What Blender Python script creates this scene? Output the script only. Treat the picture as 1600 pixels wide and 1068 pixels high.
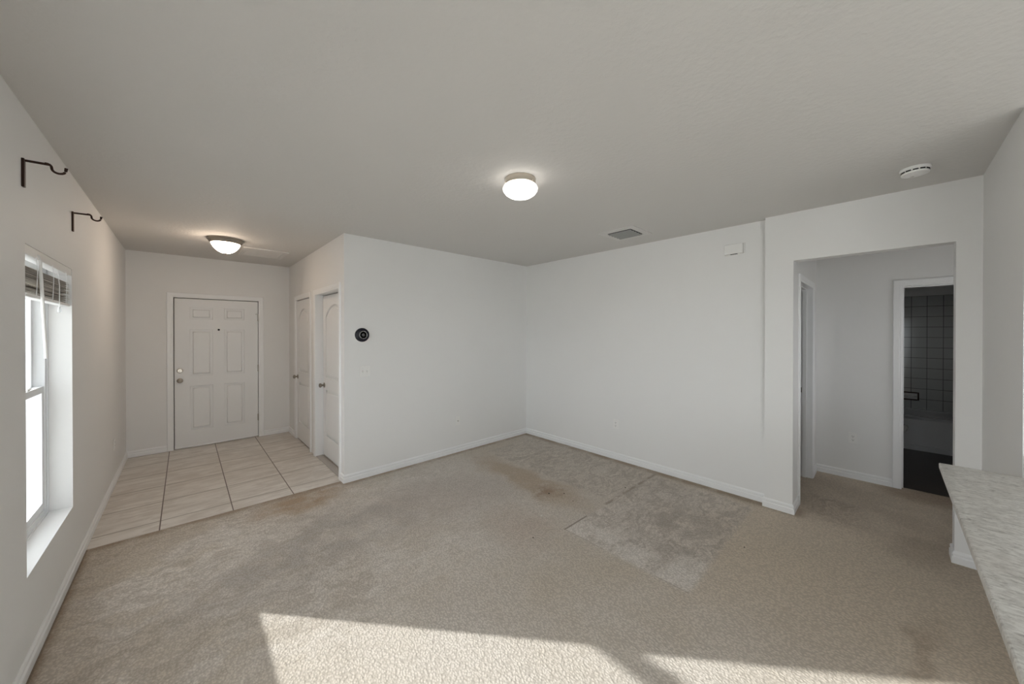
import bpy, bmesh, math, random
from mathutils import Vector, Matrix
random.seed(7)
for o in list(bpy.data.objects): bpy.data.objects.remove(o, do_unlink=True)
S = bpy.context.scene
COL = S.collection
PI = math.pi

# ------------------------------------------------------------------ camera
cam_d = bpy.data.cameras.new('camera')
cam_d.sensor_width = 36.0
cam_d.lens = 548.8 / 1600 * 36
cam_d.shift_y = -(534 - 521.85) / 1600
cam_d.clip_start = 0.02
cam = bpy.data.objects.new('camera', cam_d)
cam.location = (0, 0, 1.5904)
cam.rotation_euler = (PI / 2 - 0.0044, 0, -0.7504)
COL.objects.link(cam)
S.camera = cam

# ------------------------------------------------------------------ exposure
S.view_settings.view_transform = 'Standard'
S.view_settings.look = 'None'
S.view_settings.gamma = 1
S.view_settings.use_curve_mapping = False
S.view_settings.exposure = 0.42

# ------------------------------------------------------------------ sky and sun
W = bpy.data.worlds.new('sky')
S.world = W
W.use_nodes = True
bg = W.node_tree.nodes['Background']
SKY = 4.3
bg.inputs[0].default_value = (0.94, 0.965, 1.0, 1)
bg.inputs[1].default_value = SKY
sun_d = bpy.data.lights.new('sun', 'SUN')
sun_d.energy = 15.5
sun_d.angle = math.radians(0.6)
sun_d.color = (1.0, 0.985, 0.965)
sun = bpy.data.objects.new('sun', sun_d)
sun.rotation_euler = Vector((1, -1.17, -0.543)).to_track_quat('-Z', 'Y').to_euler()
sun.location = (-8, 9, 5)
COL.objects.link(sun)
# sampling portals in the openings that admit the sky
def portal(loc, rot, sx, sy):
    d = bpy.data.lights.new('window_portal', 'AREA')
    d.shape = 'RECTANGLE'; d.size = sx; d.size_y = sy
    d.cycles.is_portal = True
    o = bpy.data.objects.new('window_portal', d)
    o.location = loc; o.rotation_euler = rot
    COL.objects.link(o)
portal((-0.76, 3.225, 1.20), (0, -PI / 2, 0), 1.56, 0.95)
portal((-0.76, 0.02, 1.20), (0, -PI / 2, 0), 1.56, 0.95)
portal((4.65, -1.44, 1.45), (PI / 2, 0, 0), 0.8, 1.1)
portal((1.15, -3.53, 1.1), (PI / 2, 0, 0), 2.1, 2.2)
portal((-0.76, 1.55, 1.12), (0, -PI / 2, 0), 1.37, 1.1)
portal((-0.76, -1.85, 1.07), (0, -PI / 2, 0), 2.14, 2.1)

# ------------------------------------------------------------------ dimensions
XL, YA, XB, YT, XR, XP = -0.545, 6.582, 1.233, 3.923, 3.967, 3.894
HC = 2.64
YJ, YO, YO2, YG, XG = 0.775, 0.57, -0.315, -0.427, 2.852
XH, YREAR = 5.335, -3.3

# ------------------------------------------------------------------ materials
class NT:
    def __init__(s, name, rough=0.6, metal=0.0, color=(0.8, 0.8, 0.8), spec=0.5):
        s.m = bpy.data.materials.new(name); s.m.use_nodes = True
        s.t = s.m.node_tree; s.n = s.t.nodes; s.l = s.t.links
        s.b = s.n['Principled BSDF']; s.out = s.n['Material Output']
        s.b.inputs['Base Color'].default_value = (*color, 1)
        s.b.inputs['Roughness'].default_value = rough
        s.b.inputs['Metallic'].default_value = metal
        s.b.inputs['Specular IOR Level'].default_value = spec
    def put(s, sock, v):
        if isinstance(v, bpy.types.NodeSocket): s.l.new(v, sock)
        elif isinstance(v, (tuple, list)) and len(v) == 3 and sock.type == 'RGBA': sock.default_value = (*v, 1)
        else: sock.default_value = v
    def co(s):
        if not hasattr(s, '_co'):
            s._co = s.n.new('ShaderNodeTexCoord').outputs['Object']
        return s._co
    def xyz(s, v):
        q = s.n.new('ShaderNodeSeparateXYZ'); s.l.new(v, q.inputs[0]); return q.outputs
    def math(s, op, a, b=0.0, clamp=False):
        q = s.n.new('ShaderNodeMath'); q.operation = op; q.use_clamp = clamp
        s.put(q.inputs[0], a); s.put(q.inputs[1], b); return q.outputs[0]
    def noise(s, scale, detail=4, rough=0.6, vec=None, dist=0.0):
        q = s.n.new('ShaderNodeTexNoise'); q.inputs['Scale'].default_value = scale
        q.inputs['Detail'].default_value = detail; q.inputs['Roughness'].default_value = rough
        q.inputs['Distortion'].default_value = dist
        s.l.new(vec if vec is not None else s.co(), q.inputs['Vector']); return q.outputs['Fac']
    def vor(s, scale, vec=None):
        q = s.n.new('ShaderNodeTexVoronoi'); q.inputs['Scale'].default_value = scale
        s.l.new(vec if vec is not None else s.co(), q.inputs['Vector']); return q.outputs['Distance']
    def mapping(s, loc=(0, 0, 0), rot=(0, 0, 0), scale=(1, 1, 1), vec=None):
        q = s.n.new('ShaderNodeMapping'); q.inputs['Location'].default_value = loc
        q.inputs['Rotation'].default_value = rot; q.inputs['Scale'].default_value = scale
        s.l.new(vec if vec is not None else s.co(), q.inputs[0]); return q.outputs[0]
    def ramp(s, v, a, b, lo=0.0, hi=1.0):
        q = s.n.new('ShaderNodeMapRange'); q.interpolation_type = 'SMOOTHSTEP'
        s.put(q.inputs['Value'], v); q.inputs['From Min'].default_value = a; q.inputs['From Max'].default_value = b
        q.inputs['To Min'].default_value = lo; q.inputs['To Max'].default_value = hi; return q.outputs[0]
    def mix(s, f, a, b, mode='MIX'):
        q = s.n.new('ShaderNodeMix'); q.data_type = 'RGBA'; q.blend_type = mode
        s.put(q.inputs[0], f); s.put(q.inputs[6], a); s.put(q.inputs[7], b); return q.outputs[2]
    def bump(s, h, strength, dist, prev=None):
        q = s.n.new('ShaderNodeBump'); q.inputs['Strength'].default_value = strength
        q.inputs['Distance'].default_value = dist; s.l.new(h, q.inputs['Height'])
        if prev is not None: s.l.new(prev, q.inputs['Normal'])
        s.l.new(q.outputs[0], s.b.inputs['Normal']); return q.outputs[0]
    def color(s, v): s.put(s.b.inputs['Base Color'], v)

def paint(name, c, rough=0.55, bs=0.0, bd=0.0015, scale=90, var=0.015):
    t = NT(name, rough, color=c)
    n = t.noise(1.3, 3)
    t.color(t.mix(n, tuple(x * (1 - var) for x in c), tuple(min(1, x * (1 + var)) for x in c)))
    if bs: t.bump(t.noise(scale, 3, 0.55), bs, bd)
    return t.m

M = {}
M['wall'] = paint('wall_paint', (0.87, 0.862, 0.85), 0.6, 0.12, 0.002, 70)
M['ceiling'] = paint('ceiling_texture', (0.72, 0.70, 0.675), 0.8, 0.5, 0.004, 38)
M['trim'] = paint('trim_paint', (0.93, 0.93, 0.93), 0.35)
M['door'] = paint('door_paint', (0.88, 0.88, 0.875), 0.38)
M['plastic'] = paint('white_plastic', (0.90, 0.89, 0.87), 0.35)
M['vinyl'] = paint('window_vinyl', (0.87, 0.88, 0.89), 0.35)
M['grille'] = paint('register_paint', (0.74, 0.72, 0.695), 0.45)
M['strip'] = paint('dark_gap_stop', (0.10, 0.09, 0.085), 0.8)  # dark colour stands in for the shade in the door gaps
M['dark'] = paint('dark_void', (0.02, 0.02, 0.02), 0.8)
M['alu'] = paint('grey_louvre_metal', (0.33, 0.33, 0.32), 0.4)
M['slatmat'] = paint('blind_slat_backlit', (0.62, 0.58, 0.53), 0.5)  # white slats; their dark backlit look is put into this colour
M['porcelain'] = paint('porcelain', (0.75, 0.75, 0.74), 0.12)
M['tub'] = paint('tub_enamel', (0.70, 0.70, 0.71), 0.15)
def metal(name, c, rough):
    t = NT(name, rough, 1.0, c)
    return t.m
M['nickel'] = metal('satin_nickel', (0.62, 0.57, 0.50), 0.28)
M['nickel_dark'] = metal('aged_nickel', (0.36, 0.33, 0.29), 0.32)
M['bronze'] = metal('oil_rubbed_bronze', (0.055, 0.035, 0.028), 0.35)
M['chrome'] = metal('chrome', (0.75, 0.75, 0.76), 0.1)
M['black_gloss'] = paint('black_glass', (0.010, 0.010, 0.018), 0.3)
M['grey_glare'] = metal('grey_glare_ring', (0.5, 0.5, 0.5), 0.3)
M['screen'] = paint('dim_display', (0.06, 0.06, 0.065), 0.3)
M['black_gloss'].node_tree.nodes['Principled BSDF'].inputs['Specular IOR Level'].default_value = 0.25
M['rust'] = paint('dirt_crumb', (0.05, 0.035, 0.025), 0.9)
M['lint'] = paint('white_lint', (0.75, 0.72, 0.66), 0.9)

def emis(name, c, s, rough=0.3, base=(0.9, 0.9, 0.88)):
    t = NT(name, rough, color=base)
    t.put(t.b.inputs['Emission Color'], c); t.b.inputs['Emission Strength'].default_value = s
    return t
M['bowl_white'] = emis('lit_opal_glass', (1.0, 0.96, 0.90), 2.4).m
t = emis('lit_alabaster_glass', (1.0, 0.80, 0.62), 1.0)
# bulb glow seen through marbled glass: brightest where the bulbs sit behind it
v = t.n.new('ShaderNodeVectorMath'); v.operation = 'DISTANCE'
t.l.new(t.co(), v.inputs[0]); v.inputs[1].default_value = (-0.04, -0.05, -0.12)
t.put(t.b.inputs['Emission Strength'], t.math('ADD', t.ramp(v.outputs['Value'], 0.02, 0.17, 40.0, 7.0), t.math('MULTIPLY', t.noise(14, 4, 0.6, dist=1.0), 2.0)))
M['bowl_warm'] = t.m

# window glass: thin clear pane
t = NT('window_glass'); t.n.remove(t.b)
tr = t.n.new('ShaderNodeBsdfTransparent'); tr.inputs[0].default_value = (0.95, 0.97, 0.97, 1)
gl = t.n.new('ShaderNodeBsdfGlossy'); gl.inputs['Roughness'].default_value = 0.02
fr = t.n.new('ShaderNodeFresnel'); fr.inputs[0].default_value = 1.45
ms = t.n.new('ShaderNodeMixShader')
t.l.new(t.math('MULTIPLY', fr.outputs[0], 0.6), ms.inputs[0]); t.l.new(tr.outputs[0], ms.inputs[1]); t.l.new(gl.outputs[0], ms.inputs[2])
t.l.new(ms.outputs[0], t.out.inputs[0])
M['glass'] = t.m
t = NT('clear_acrylic', 0.15, color=(0.85, 0.87, 0.88)); t.b.inputs['Transmission Weight'].default_value = 0.5
M['acrylic'] = t.m

# carpet: looped beige pile, worn and stained
def carpet():
    t = NT('beige_carpet', 0.95, spec=0.1)
    if 'Sheen Weight' in t.b.inputs: t.b.inputs['Sheen Weight'].default_value = 0.15
    warp = t.n.new('ShaderNodeTexNoise'); warp.inputs['Scale'].default_value = 3.0; warp.inputs['Detail'].default_value = 5
    t.l.new(t.co(), warp.inputs['Vector'])
    sub = t.n.new('ShaderNodeVectorMath'); sub.operation = 'SUBTRACT'
    t.l.new(warp.outputs['Color'], sub.inputs[0]); sub.inputs[1].default_value = (0.5, 0.5, 0.5)
    sc = t.n.new('ShaderNodeVectorMath'); sc.operation = 'SCALE'; sc.inputs['Scale'].default_value = 0.55
    t.l.new(sub.outputs[0], sc.inputs[0])
    ad = t.n.new('ShaderNodeVectorMath'); ad.operation = 'ADD'
    t.l.new(t.co(), ad.inputs[0]); t.l.new(sc.outputs[0], ad.inputs[1])
    WV = ad.outputs[0]
    x0, y0, _ = t.xyz(t.co()); xw, yw, _ = t.xyz(WV)
    def box(a, b, c, d, s=0.05, w=False):
        X, Y = (xw, yw) if w else (x0, y0)
        m = t.math('MULTIPLY', t.ramp(X, a - s, a + s), t.ramp(X, b - s, b + s, 1, 0))
        return t.math('MULTIPLY', m, t.math('MULTIPLY', t.ramp(Y, c - s, c + s), t.ramp(Y, d - s, d + s, 1, 0)))
    def blob(cx, cy, rx, ry, rot=0.0, inner=0.3):
        v = t.mapping((-cx, -cy, 0), vec=WV)
        v = t.mapping(rot=(0, 0, -rot), vec=v)
        v = t.mapping(scale=(1 / rx, 1 / ry, 0), vec=v)
        l = t.n.new('ShaderNodeVectorMath'); l.operation = 'LENGTH'; t.l.new(v, l.inputs[0])
        return t.ramp(l.outputs['Value'], inner, 1.0, 1, 0)
    mul = lambda a, b: t.math('MULTIPLY', a, b)
    base = (0.68, 0.617, 0.553)
    pale = (0.76, 0.70, 0.64)
    grey = (0.48, 0.435, 0.392)
    brown = (0.50, 0.395, 0.29)
    c = t.mix(t.ramp(t.noise(1.1, 5, 0.6), 0.35, 0.7), base, (0.62, 0.545, 0.455))
    c = t.mix(mul(t.ramp(x0, 1.6, 3.0), mul(t.ramp(y0, 1.6, 0.6), 0.8)), c, (0.70, 0.59, 0.46))
    c = t.mix(mul(t.ramp(x0, 1.0, -0.3), 0.7), c, (0.60, 0.515, 0.41))
    # broad paler, greyer mottle over the whole middle of the room
    mott = t.ramp(t.noise(2.2, 6, 0.62, vec=WV), 0.42, 0.60)
    c = t.mix(mul(mott, mul(box(-0.6, 2.3, 1.9, 4.0, 0.4, True), 0.8)), c, pale)
    # brushed streaks
    st = t.ramp(t.noise(7, 5, 0.6, vec=t.mapping(rot=(0, 0, -0.6), scale=(1, 4.0, 1), vec=WV), dist=0.7), 0.38, 0.62)
    st2 = t.ramp(t.noise(5, 6, 0.65, vec=t.mapping(rot=(0, 0, 0.9), scale=(1, 3.0, 1), vec=WV), dist=1.0), 0.46, 0.60)
    st3 = t.ramp(t.noise(9, 6, 0.7, vec=t.mapping(rot=(0, 0, -0.9), scale=(1, 3.0, 1)), dist=0.8), 0.45, 0.62)
    # grey traffic wear between window and middle
    c = t.mix(mul(blob(0.75, 2.95, 1.35, 0.55, 0.25), mul(t.ramp(t.noise(4, 5, 0.6), 0.3, 0.62), 0.95)), c, grey)
    c = t.mix(mul(blob(1.9, 2.9, 1.0, 0.7, -0.3), 0.45), c, (0.50, 0.44, 0.40))
    c = t.mix(mul(blob(0.1, 3.35, 0.75, 0.40, 0.5), mul(st, 0.7)), c, (0.78, 0.72, 0.65))
    c = t.mix(mul(box(-0.6, 1.0, 1.9, 4.1, 0.3), mul(st2, 0.5)), c, (0.42, 0.36, 0.295))
    c = t.mix(mul(box(-0.6, 2.4, 1.9, 4.1, 0.4), mul(st3, 0.22)), c, (0.40, 0.345, 0.29))
    # brown smears: beside the tile edge and in the middle of the room
    c = t.mix(mul(blob(0.80, 3.74, 0.52, 0.30, 0.1, 0.2), mul(t.ramp(t.noise(5, 5), 0.25, 0.55), 1.0)), c, (0.45, 0.325, 0.215))
    c = t.mix(mul(blob(2.72, 2.75, 0.26, 1.15, -0.06, 0.35), mul(t.ramp(t.noise(3, 4), 0.15, 0.5), 0.9)), c, brown)
    c = t.mix(mul(blob(2.62, 2.35, 0.16, 0.2, 0, 0.1), mul(t.ramp(t.noise(14, 4), 0.3, 0.6), 0.8)), c, (0.33, 0.21, 0.13))
    c = t.mix(mul(blob(2.05, 2.05, 0.4, 0.45, 0, 0.1), 0.35), c, (0.50, 0.38, 0.30))
    # two furniture footprints with fresher, brushed pile
    fa = box(2.95, 3.85, 1.80, 3.66, 0.035)
    fb = box(2.25, 3.80, 0.835, 1.775, 0.03)
    fade = t.ramp(t.noise(3.0, 5, 0.6), 0.3, 0.6)
    c = t.mix(mul(fa, mul(t.ramp(fade, 0, 1, 0.55, 1.0), 0.8)), c, (0.70, 0.63, 0.55))
    c = t.mix(mul(fb, mul(t.ramp(x0, 2.4, 3.3, 1.0, 0.45), 0.8)), c, (0.78, 0.715, 0.655))
    ff = t.math('MAXIMUM', fa, fb)
    c = t.mix(mul(ff, mul(st2, 0.6)), c, (0.41, 0.355, 0.305))
    c = t.mix(mul(ff, mul(st3, 0.45)), c, (0.42, 0.365, 0.31))
    c = t.mix(mul(fb, mul(blob(2.95, 1.25, 0.85, 0.40, 0.2, 0.2), mul(t.ramp(t.noise(4.5, 6), 0.38, 0.58), 0.65))), c, (0.41, 0.365, 0.32))
    c = t.mix(mul(box(2.25, 2.46, 0.835, 1.775, 0.03), mul(t.ramp(t.noise(6, 5), 0.35, 0.55), 0.7)), c, (0.82, 0.765, 0.71))
    c = t.mix(mul(box(2.25, 2.62, 0.835, 1.02, 0.03), 0.55), c, (0.82, 0.76, 0.70))
    # crease lines of the footprints
    c = t.mix(mul(box(2.24, 2.55, 1.776, 1.790, 0.004), 0.7), c, (0.16, 0.11, 0.08))
    c = t.mix(mul(box(2.85, 3.9, 1.77, 1.80, 0.015), mul(t.ramp(t.noise(5, 3), 0.38, 0.55), 0.75)), c, (0.27, 0.21, 0.16))
    c = t.mix(mul(box(2.243, 2.252, 0.83, 1.78, 0.004), mul(t.ramp(t.noise(3, 3), 0.42, 0.55), 0.5)), c, (0.3, 0.24, 0.19))
    # grime along the walls, the tile edge and the hallway
    edge = t.math('MAXIMUM', box(-0.7, -0.50, -3.4, 4.0, 0.02, False), box(-0.6, 1.25, 3.93, 4.1, 0.05))
    edge = t.math('MAXIMUM', edge, t.math('MAXIMUM', box(3.86, 4.1, 0.5, 4.0, 0.05), box(1.2, 4.0, 3.85, 4.1, 0.05)))
    c = t.mix(mul(edge, mul(t.ramp(t.noise(6, 5), 0.15, 0.6), 0.9)), c, (0.34, 0.25, 0.17))
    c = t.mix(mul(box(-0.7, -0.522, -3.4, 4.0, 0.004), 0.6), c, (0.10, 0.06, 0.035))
    c = t.mix(mul(box(3.95, 5.6, -1.4, 3.0, 0.12), mul(t.ramp(t.noise(2.5, 5), 0.3, 0.7), 0.5)), c, (0.42, 0.335, 0.25))
    c = t.mix(mul(blob(4.3, 0.35, 0.5, 0.3, 0.3), mul(st, 0.6)), c, (0.33, 0.26, 0.20))
    c = t.mix(mul(blob(5.25, -0.3, 0.3, 0.5), 0.6), c, (0.36, 0.25, 0.16))
    c = t.mix(mul(blob(3.9, -0.25, 0.35, 0.35), 0.45), c, (0.36, 0.29, 0.22))
    # dirt track below the countertop edge
    c = t.mix(mul(box(1.2, 3.0, -0.20, -0.10, 0.03, True), mul(t.ramp(t.noise(4, 4), 0.3, 0.6), 0.5)), c, (0.36, 0.27, 0.19))
    # little spots
    sp = t.ramp(t.vor(2.1), 0.0, 0.03, 1, 0)
    c = t.mix(mul(sp, 0.6), c, (0.15, 0.10, 0.07))
    # tufts
    tuft = t.vor(95, vec=t.mapping(scale=(1, 0.8, 1)))
    fine = t.noise(190, 3, 0.7)
    c = t.mix(t.ramp(tuft, 0.2, 0.7, 0.0, 0.33), c, (0.20, 0.16, 0.12))
    c = t.mix(t.ramp(fine, 0.5, 0.75, 0.0, 0.3), c, (0.80, 0.74, 0.66))
    t.color(c)
    b = t.bump(t.noise(28, 4, 0.6), 0.2, 0.006)
    h = t.math('ADD', mul(tuft, -1.0), mul(fine, 0.5))
    t.bump(h, 0.7, 0.003, b)
    return t.m
M['carpet'] = carpet()

# foyer tile
def tile():
    t = NT('foyer_tile', 0.38)
    x, y, _ = t.xyz(t.co())
    P, X0, PY, Y0 = 0.469, -0.153, 0.473, 4.20
    def line(v, p, o, w):
        q = t.math('ABSOLUTE', t.math('SUBTRACT', t.math('FRACT', t.math('ADD', t.math('DIVIDE', t.math('SUBTRACT', v, o), p), 20.5)), 0.5))
        return t.ramp(t.math('MULTIPLY', q, p), w * 0.6, w * 1.3, 1, 0)
    gx = line(x, P, X0, 0.0042); gy = line(y, PY, Y0, 0.0075)
    cell = t.n.new('ShaderNodeCombineXYZ')
    fx = t.math('FLOOR', t.math('DIVIDE', t.math('SUBTRACT', x, X0), P)); fy = t.math('FLOOR', t.math('DIVIDE', t.math('SUBTRACT', y, Y0), PY))
    t.l.new(fx, cell.inputs[0]); t.l.new(fy, cell.inputs[1])
    wn = t.n.new('ShaderNodeTexWhiteNoise'); t.l.new(cell.outputs[0], wn.inputs['Vector'])
    off = t.n.new('ShaderNodeVectorMath'); off.operation = 'SCALE'; off.inputs['Scale'].default_value = 7.0
    t.l.new(wn.outputs['Color'], off.inputs[0])
    ad = t.n.new('ShaderNodeVectorMath'); ad.operation = 'ADD'; t.l.new(t.co(), ad.inputs[0]); t.l.new(off.outputs[0], ad.inputs[1])
    vein = t.noise(4.0, 7, 0.62, vec=t.mapping(rot=(0, 0, -0.5), scale=(0.8, 3.4, 1), vec=ad.outputs[0]), dist=0.9)
    c = t.mix(t.ramp(vein, 0.40, 0.60), (0.66, 0.605, 0.545), (0.81, 0.765, 0.71))
    c = t.mix(t.ramp(t.noise(5, 6, 0.6, vec=ad.outputs[0]), 0.4, 0.7, 0, 0.35), c, (0.55, 0.48, 0.41))
    c = t.mix(t.math('MULTIPLY', gy, 0.65), c, (0.25, 0.20, 0.16))
    c = t.mix(gx, c, (0.14, 0.10, 0.075))
    t.color(c)
    t.put(t.b.inputs['Roughness'], t.ramp(vein, 0.3, 0.7, 0.32, 0.45))
    t.bump(t.math('MAXIMUM', gx, gy), -0.6, 0.002)
    return t.m
M['tile'] = tile()

# glazed wall tile 15.2 cm (wall faces use y/z or x/z)
def walltile(axis):
    t = NT('glazed_wall_tile_' + axis, 0.12)
    x, y, z = t.xyz(t.co()); h = y if axis == 'y' else x
    P = 0.152
    def line(v, o):
        q = t.math('ABSOLUTE', t.math('SUBTRACT', t.math('FRACT', t.math('ADD', t.math('DIVIDE', t.math('SUBTRACT', v, o), P), 60.5)), 0.5))
        return t.ramp(t.math('MULTIPLY', q, P), 0.0015, 0.004, 1, 0)
    g = t.math('MAXIMUM', line(h, -0.231 if axis == 'y' else 7.97), line(z, 0.457))
    t.color(t.mix(g, (0.60, 0.61, 0.60), (0.10, 0.10, 0.10)))
    t.put(t.b.inputs['Roughness'], t.math('ADD', t.math('MULTIPLY', g, 0.6), 0.1))
    t.bump(g, -0.5, 0.002)
    return t.m
M['wtile_y'] = walltile('y'); M['wtile_x'] = walltile('x')

# dark plank floor
t = NT('dark_plank', 0.4)
x, y, z = t.xyz(t.co())
gr = t.noise(6, 6, 0.6, vec=t.mapping(scale=(5, 0.6, 1)))
ln = t.ramp(t.math('ABSOLUTE', t.math('SUBTRACT', t.math('FRACT', t.math('MULTIPLY', x, 6.6)), 0.5)), 0.0, 0.02, 1, 0)
t.color(t.mix(ln, t.mix(gr, (0.025, 0.019, 0.015), (0.09, 0.072, 0.058)), (0.02, 0.015, 0.01)))
M['plank'] = t.m

# speckled countertop
t = NT('speckled_laminate', 0.3)
n1 = t.noise(20, 7, 0.68, vec=t.mapping(rot=(0, 0, 0.12), scale=(2.0, 1, 1)), dist=1.1)
n2 = t.noise(48, 5, 0.65, vec=t.mapping(rot=(0, 0, 0.12), scale=(1.8, 1, 1)))
n3 = t.noise(5, 5, 0.6)
c = t.mix(t.ramp(n1, 0.44, 0.60), (0.58, 0.56, 0.525), (0.74, 0.725, 0.69))
c = t.mix(t.ramp(n1, 0.33, 0.44, 0.8, 0), c, (0.27, 0.25, 0.235))
c = t.mix(t.ramp(n2, 0.54, 0.66, 0, 0.6), c, (0.86, 0.85, 0.82))
c = t.mix(t.ramp(n2, 0.34, 0.45, 0.6, 0), c, (0.33, 0.31, 0.29))
c = t.mix(t.ramp(n3, 0.45, 0.65, 0, 0.25), c, (0.62, 0.57, 0.52))
t.color(c)
M['counter'] = t.m
M['ground'] = paint('pale_concrete', (0.45, 0.44, 0.42), 0.9, 0.3, 0.004, 20)
M['stucco'] = paint('pale_stucco', (0.75, 0.76, 0.77), 0.9, 0.4, 0.004, 40)
t = NT('threshold_wood', 0.5)
t.color(t.mix(t.noise(9, 5, vec=t.mapping(scale=(18, 0.5, 1))), (0.34, 0.31, 0.285), (0.58, 0.54, 0.50)))
M['threshold'] = t.m

# ------------------------------------------------------------------ builders
class MB:
    def __init__(s): s.bm = bmesh.new()
    def box(s, a, b, bev=0.0, seg=2, mat=None):
        x0, y0, z0 = a; x1, y1, z1 = b
        x0, x1 = min(x0, x1), max(x0, x1); y0, y1 = min(y0, y1), max(y0, y1); z0, z1 = min(z0, z1), max(z0, z1)
        g = bmesh.new()
        vs = [g.verts.new(p) for p in ((x0, y0, z0), (x1, y0, z0), (x1, y1, z0), (x0, y1, z0), (x0, y0, z1), (x1, y0, z1), (x1, y1, z1), (x0, y1, z1))]
        for f in ((3, 2, 1, 0), (4, 5, 6, 7), (0, 1, 5, 4), (1, 2, 6, 5), (2, 3, 7, 6), (3, 0, 4, 7)): g.faces.new([vs[i] for i in f])
        if bev: bmesh.ops.bevel(g, geom=g.edges[:], offset=bev, segments=seg, affect='EDGES', profile=0.5)
        if mat is not None: bmesh.ops.transform(g, matrix=mat, verts=g.verts[:])
        s.merge(g); return s
    def merge(s, g):
        me = bpy.data.meshes.new('tmp'); g.to_mesh(me); g.free(); s.bm.from_mesh(me); bpy.data.meshes.remove(me)
    def lathe(s, prof, seg=48, mat=None, sx=1.0, sy=1.0):
        g = bmesh.new(); rings = []
        for r, z in prof:
            if r < 1e-6: rings.append([g.verts.new((0, 0, z))])
            else: rings.append([g.verts.new((r * sx * math.cos(2 * PI * i / seg), r * sy * math.sin(2 * PI * i / seg), z)) for i in range(seg)])
        for a, b in zip(rings, rings[1:]):
            for i in range(seg):
                j = (i + 1) % seg
                if len(a) == 1 and len(b) == 1: continue
                if len(a) == 1: g.faces.new((a[0], b[i], b[j]))
                elif len(b) == 1: g.faces.new((a[i], b[0], a[j]))
                else: g.faces.new((a[i], b[i], b[j], a[j]))
        if len(rings[0]) > 1: g.faces.new(rings[0][::-1])
        if len(rings[-1]) > 1: g.faces.new(rings[-1])
        bmesh.ops.recalc_face_normals(g, faces=g.faces[:])
        if mat is not None: bmesh.ops.transform(g, matrix=mat, verts=g.verts[:])
        s.merge(g); return s
    def tube(s, pts, r, seg=10):
        pts = [Vector(p) for p in pts]; g = bmesh.new(); rings = []
        up = Vector((0, 0, 1))
        for i, p in enumerate(pts):
            d = (pts[min(i + 1, len(pts) - 1)] - pts[max(i - 1, 0)]).normalized()
            u = up if abs(d.dot(up)) < 0.95 else Vector((1, 0, 0))
            a = d.cross(u).normalized(); b = d.cross(a).normalized()
            rr = r[i] if isinstance(r, (list, tuple)) else r
            rings.append([g.verts.new(p + a * rr * math.cos(2 * PI * k / seg) + b * rr * math.sin(2 * PI * k / seg)) for k in range(seg)])
        for A, B in zip(rings, rings[1:]):
            for k in range(seg): g.faces.new((A[k], A[(k + 1) % seg], B[(k + 1) % seg], B[k]))
        g.faces.new(rings[0]); g.faces.new(rings[-1][::-1])
        bmesh.ops.recalc_face_normals(g, faces=g.faces[:]); s.merge(g); return s
    def sweep(s, rings):
        g = bmesh.new(); R = [[g.verts.new(p) for p in ring] for ring in rings]; n = len(R[0])
        for A, B in zip(R, R[1:]):
            for k in range(n): g.faces.new((A[k], A[(k + 1) % n], B[(k + 1) % n], B[k]))
        g.faces.new(R[0]); g.faces.new(R[-1][::-1])
        bmesh.ops.recalc_face_normals(g, faces=g.faces[:]); s.merge(g); return s
    def build(s, name, mat, parent=None, smooth=False):
        me = bpy.data.meshes.new(name); s.bm.to_mesh(me); s.bm.free()
        me.materials.append(M[mat] if isinstance(mat, str) else mat)
        if smooth:
            for p in me.polygons: p.use_smooth = True
            me.set_sharp_from_angle(angle=math.radians(smooth if smooth > 1 else 40))
        o = bpy.data.objects.new(name, me); COL.objects.link(o)
        if parent: o.parent = parent
        return o

def tag(o, label, cat, group=None, kind=None):
    o['label'] = label; o['category'] = cat
    if group: o['group'] = group
    if kind: o['kind'] = kind
    return o
def empty(name, loc=(0, 0, 0), rz=0.0):
    o = bpy.data.objects.new(name, None); o.location = loc; o.rotation_euler = (0, 0, rz); o.empty_display_size = 0.1
    COL.objects.link(o); return o

def flat_mesh(outer, holes, depth, bev):
    """2D outline (x,z) with holes -> mesh lying in XZ, front face at y=-depth, back at y=0."""
    cu = bpy.data.curves.new('tmp', 'CURVE'); cu.dimensions = '2D'; cu.fill_mode = 'BOTH'
    cu.extrude = max(depth / 2 - bev, 1e-5); cu.bevel_depth = bev; cu.bevel_resolution = 2; cu.offset = -bev
    for poly in [outer] + holes:
        sp = cu.splines.new('POLY'); sp.points.add(len(poly) - 1); sp.use_cyclic_u = True
        for i, (a, b) in enumerate(poly): sp.points[i].co = (a, b, 0, 1)
    o = bpy.data.objects.new('tmp', cu); COL.objects.link(o)
    bpy.context.view_layer.update()
    me = bpy.data.meshes.new_from_object(o.evaluated_get(bpy.context.evaluated_depsgraph_get()))
    bpy.data.objects.remove(o); bpy.data.curves.remove(cu)
    me.transform(Matrix.Translation((0, -depth / 2, 0)) @ Matrix.Rotation(PI / 2, 4, 'X'))
    return me
def rect(x0, x1, z0, z1): return [(x0, z0), (x1, z0), (x1, z1), (x0, z1)]
def arch(x0, x1, z0, z1, rise):
    c, w = (x0 + x1) / 2, (x1 - x0) / 2
    R = (w * w + rise * rise) / (2 * rise); a = math.asin(w / R)
    return [(x0, z0), (x1, z0)] + [(c + R * math.sin(a - 2 * a * i / 16), z1 - R + R * math.cos(a - 2 * a * i / 16)) for i in range(17)]
def inset(poly, d):
    xs = [p[0] for p in poly]; zs = [p[1] for p in poly]
    cx, cz = (min(xs) + max(xs)) / 2, (min(zs) + max(zs)) / 2
    kx = 1 - 2 * d / (max(xs) - min(xs)); kz = 1 - 2 * d / (max(zs) - min(zs))
    return [(cx + (a - cx) * kx, cz + (b - cz) * kz) for a, b in poly]

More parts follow.
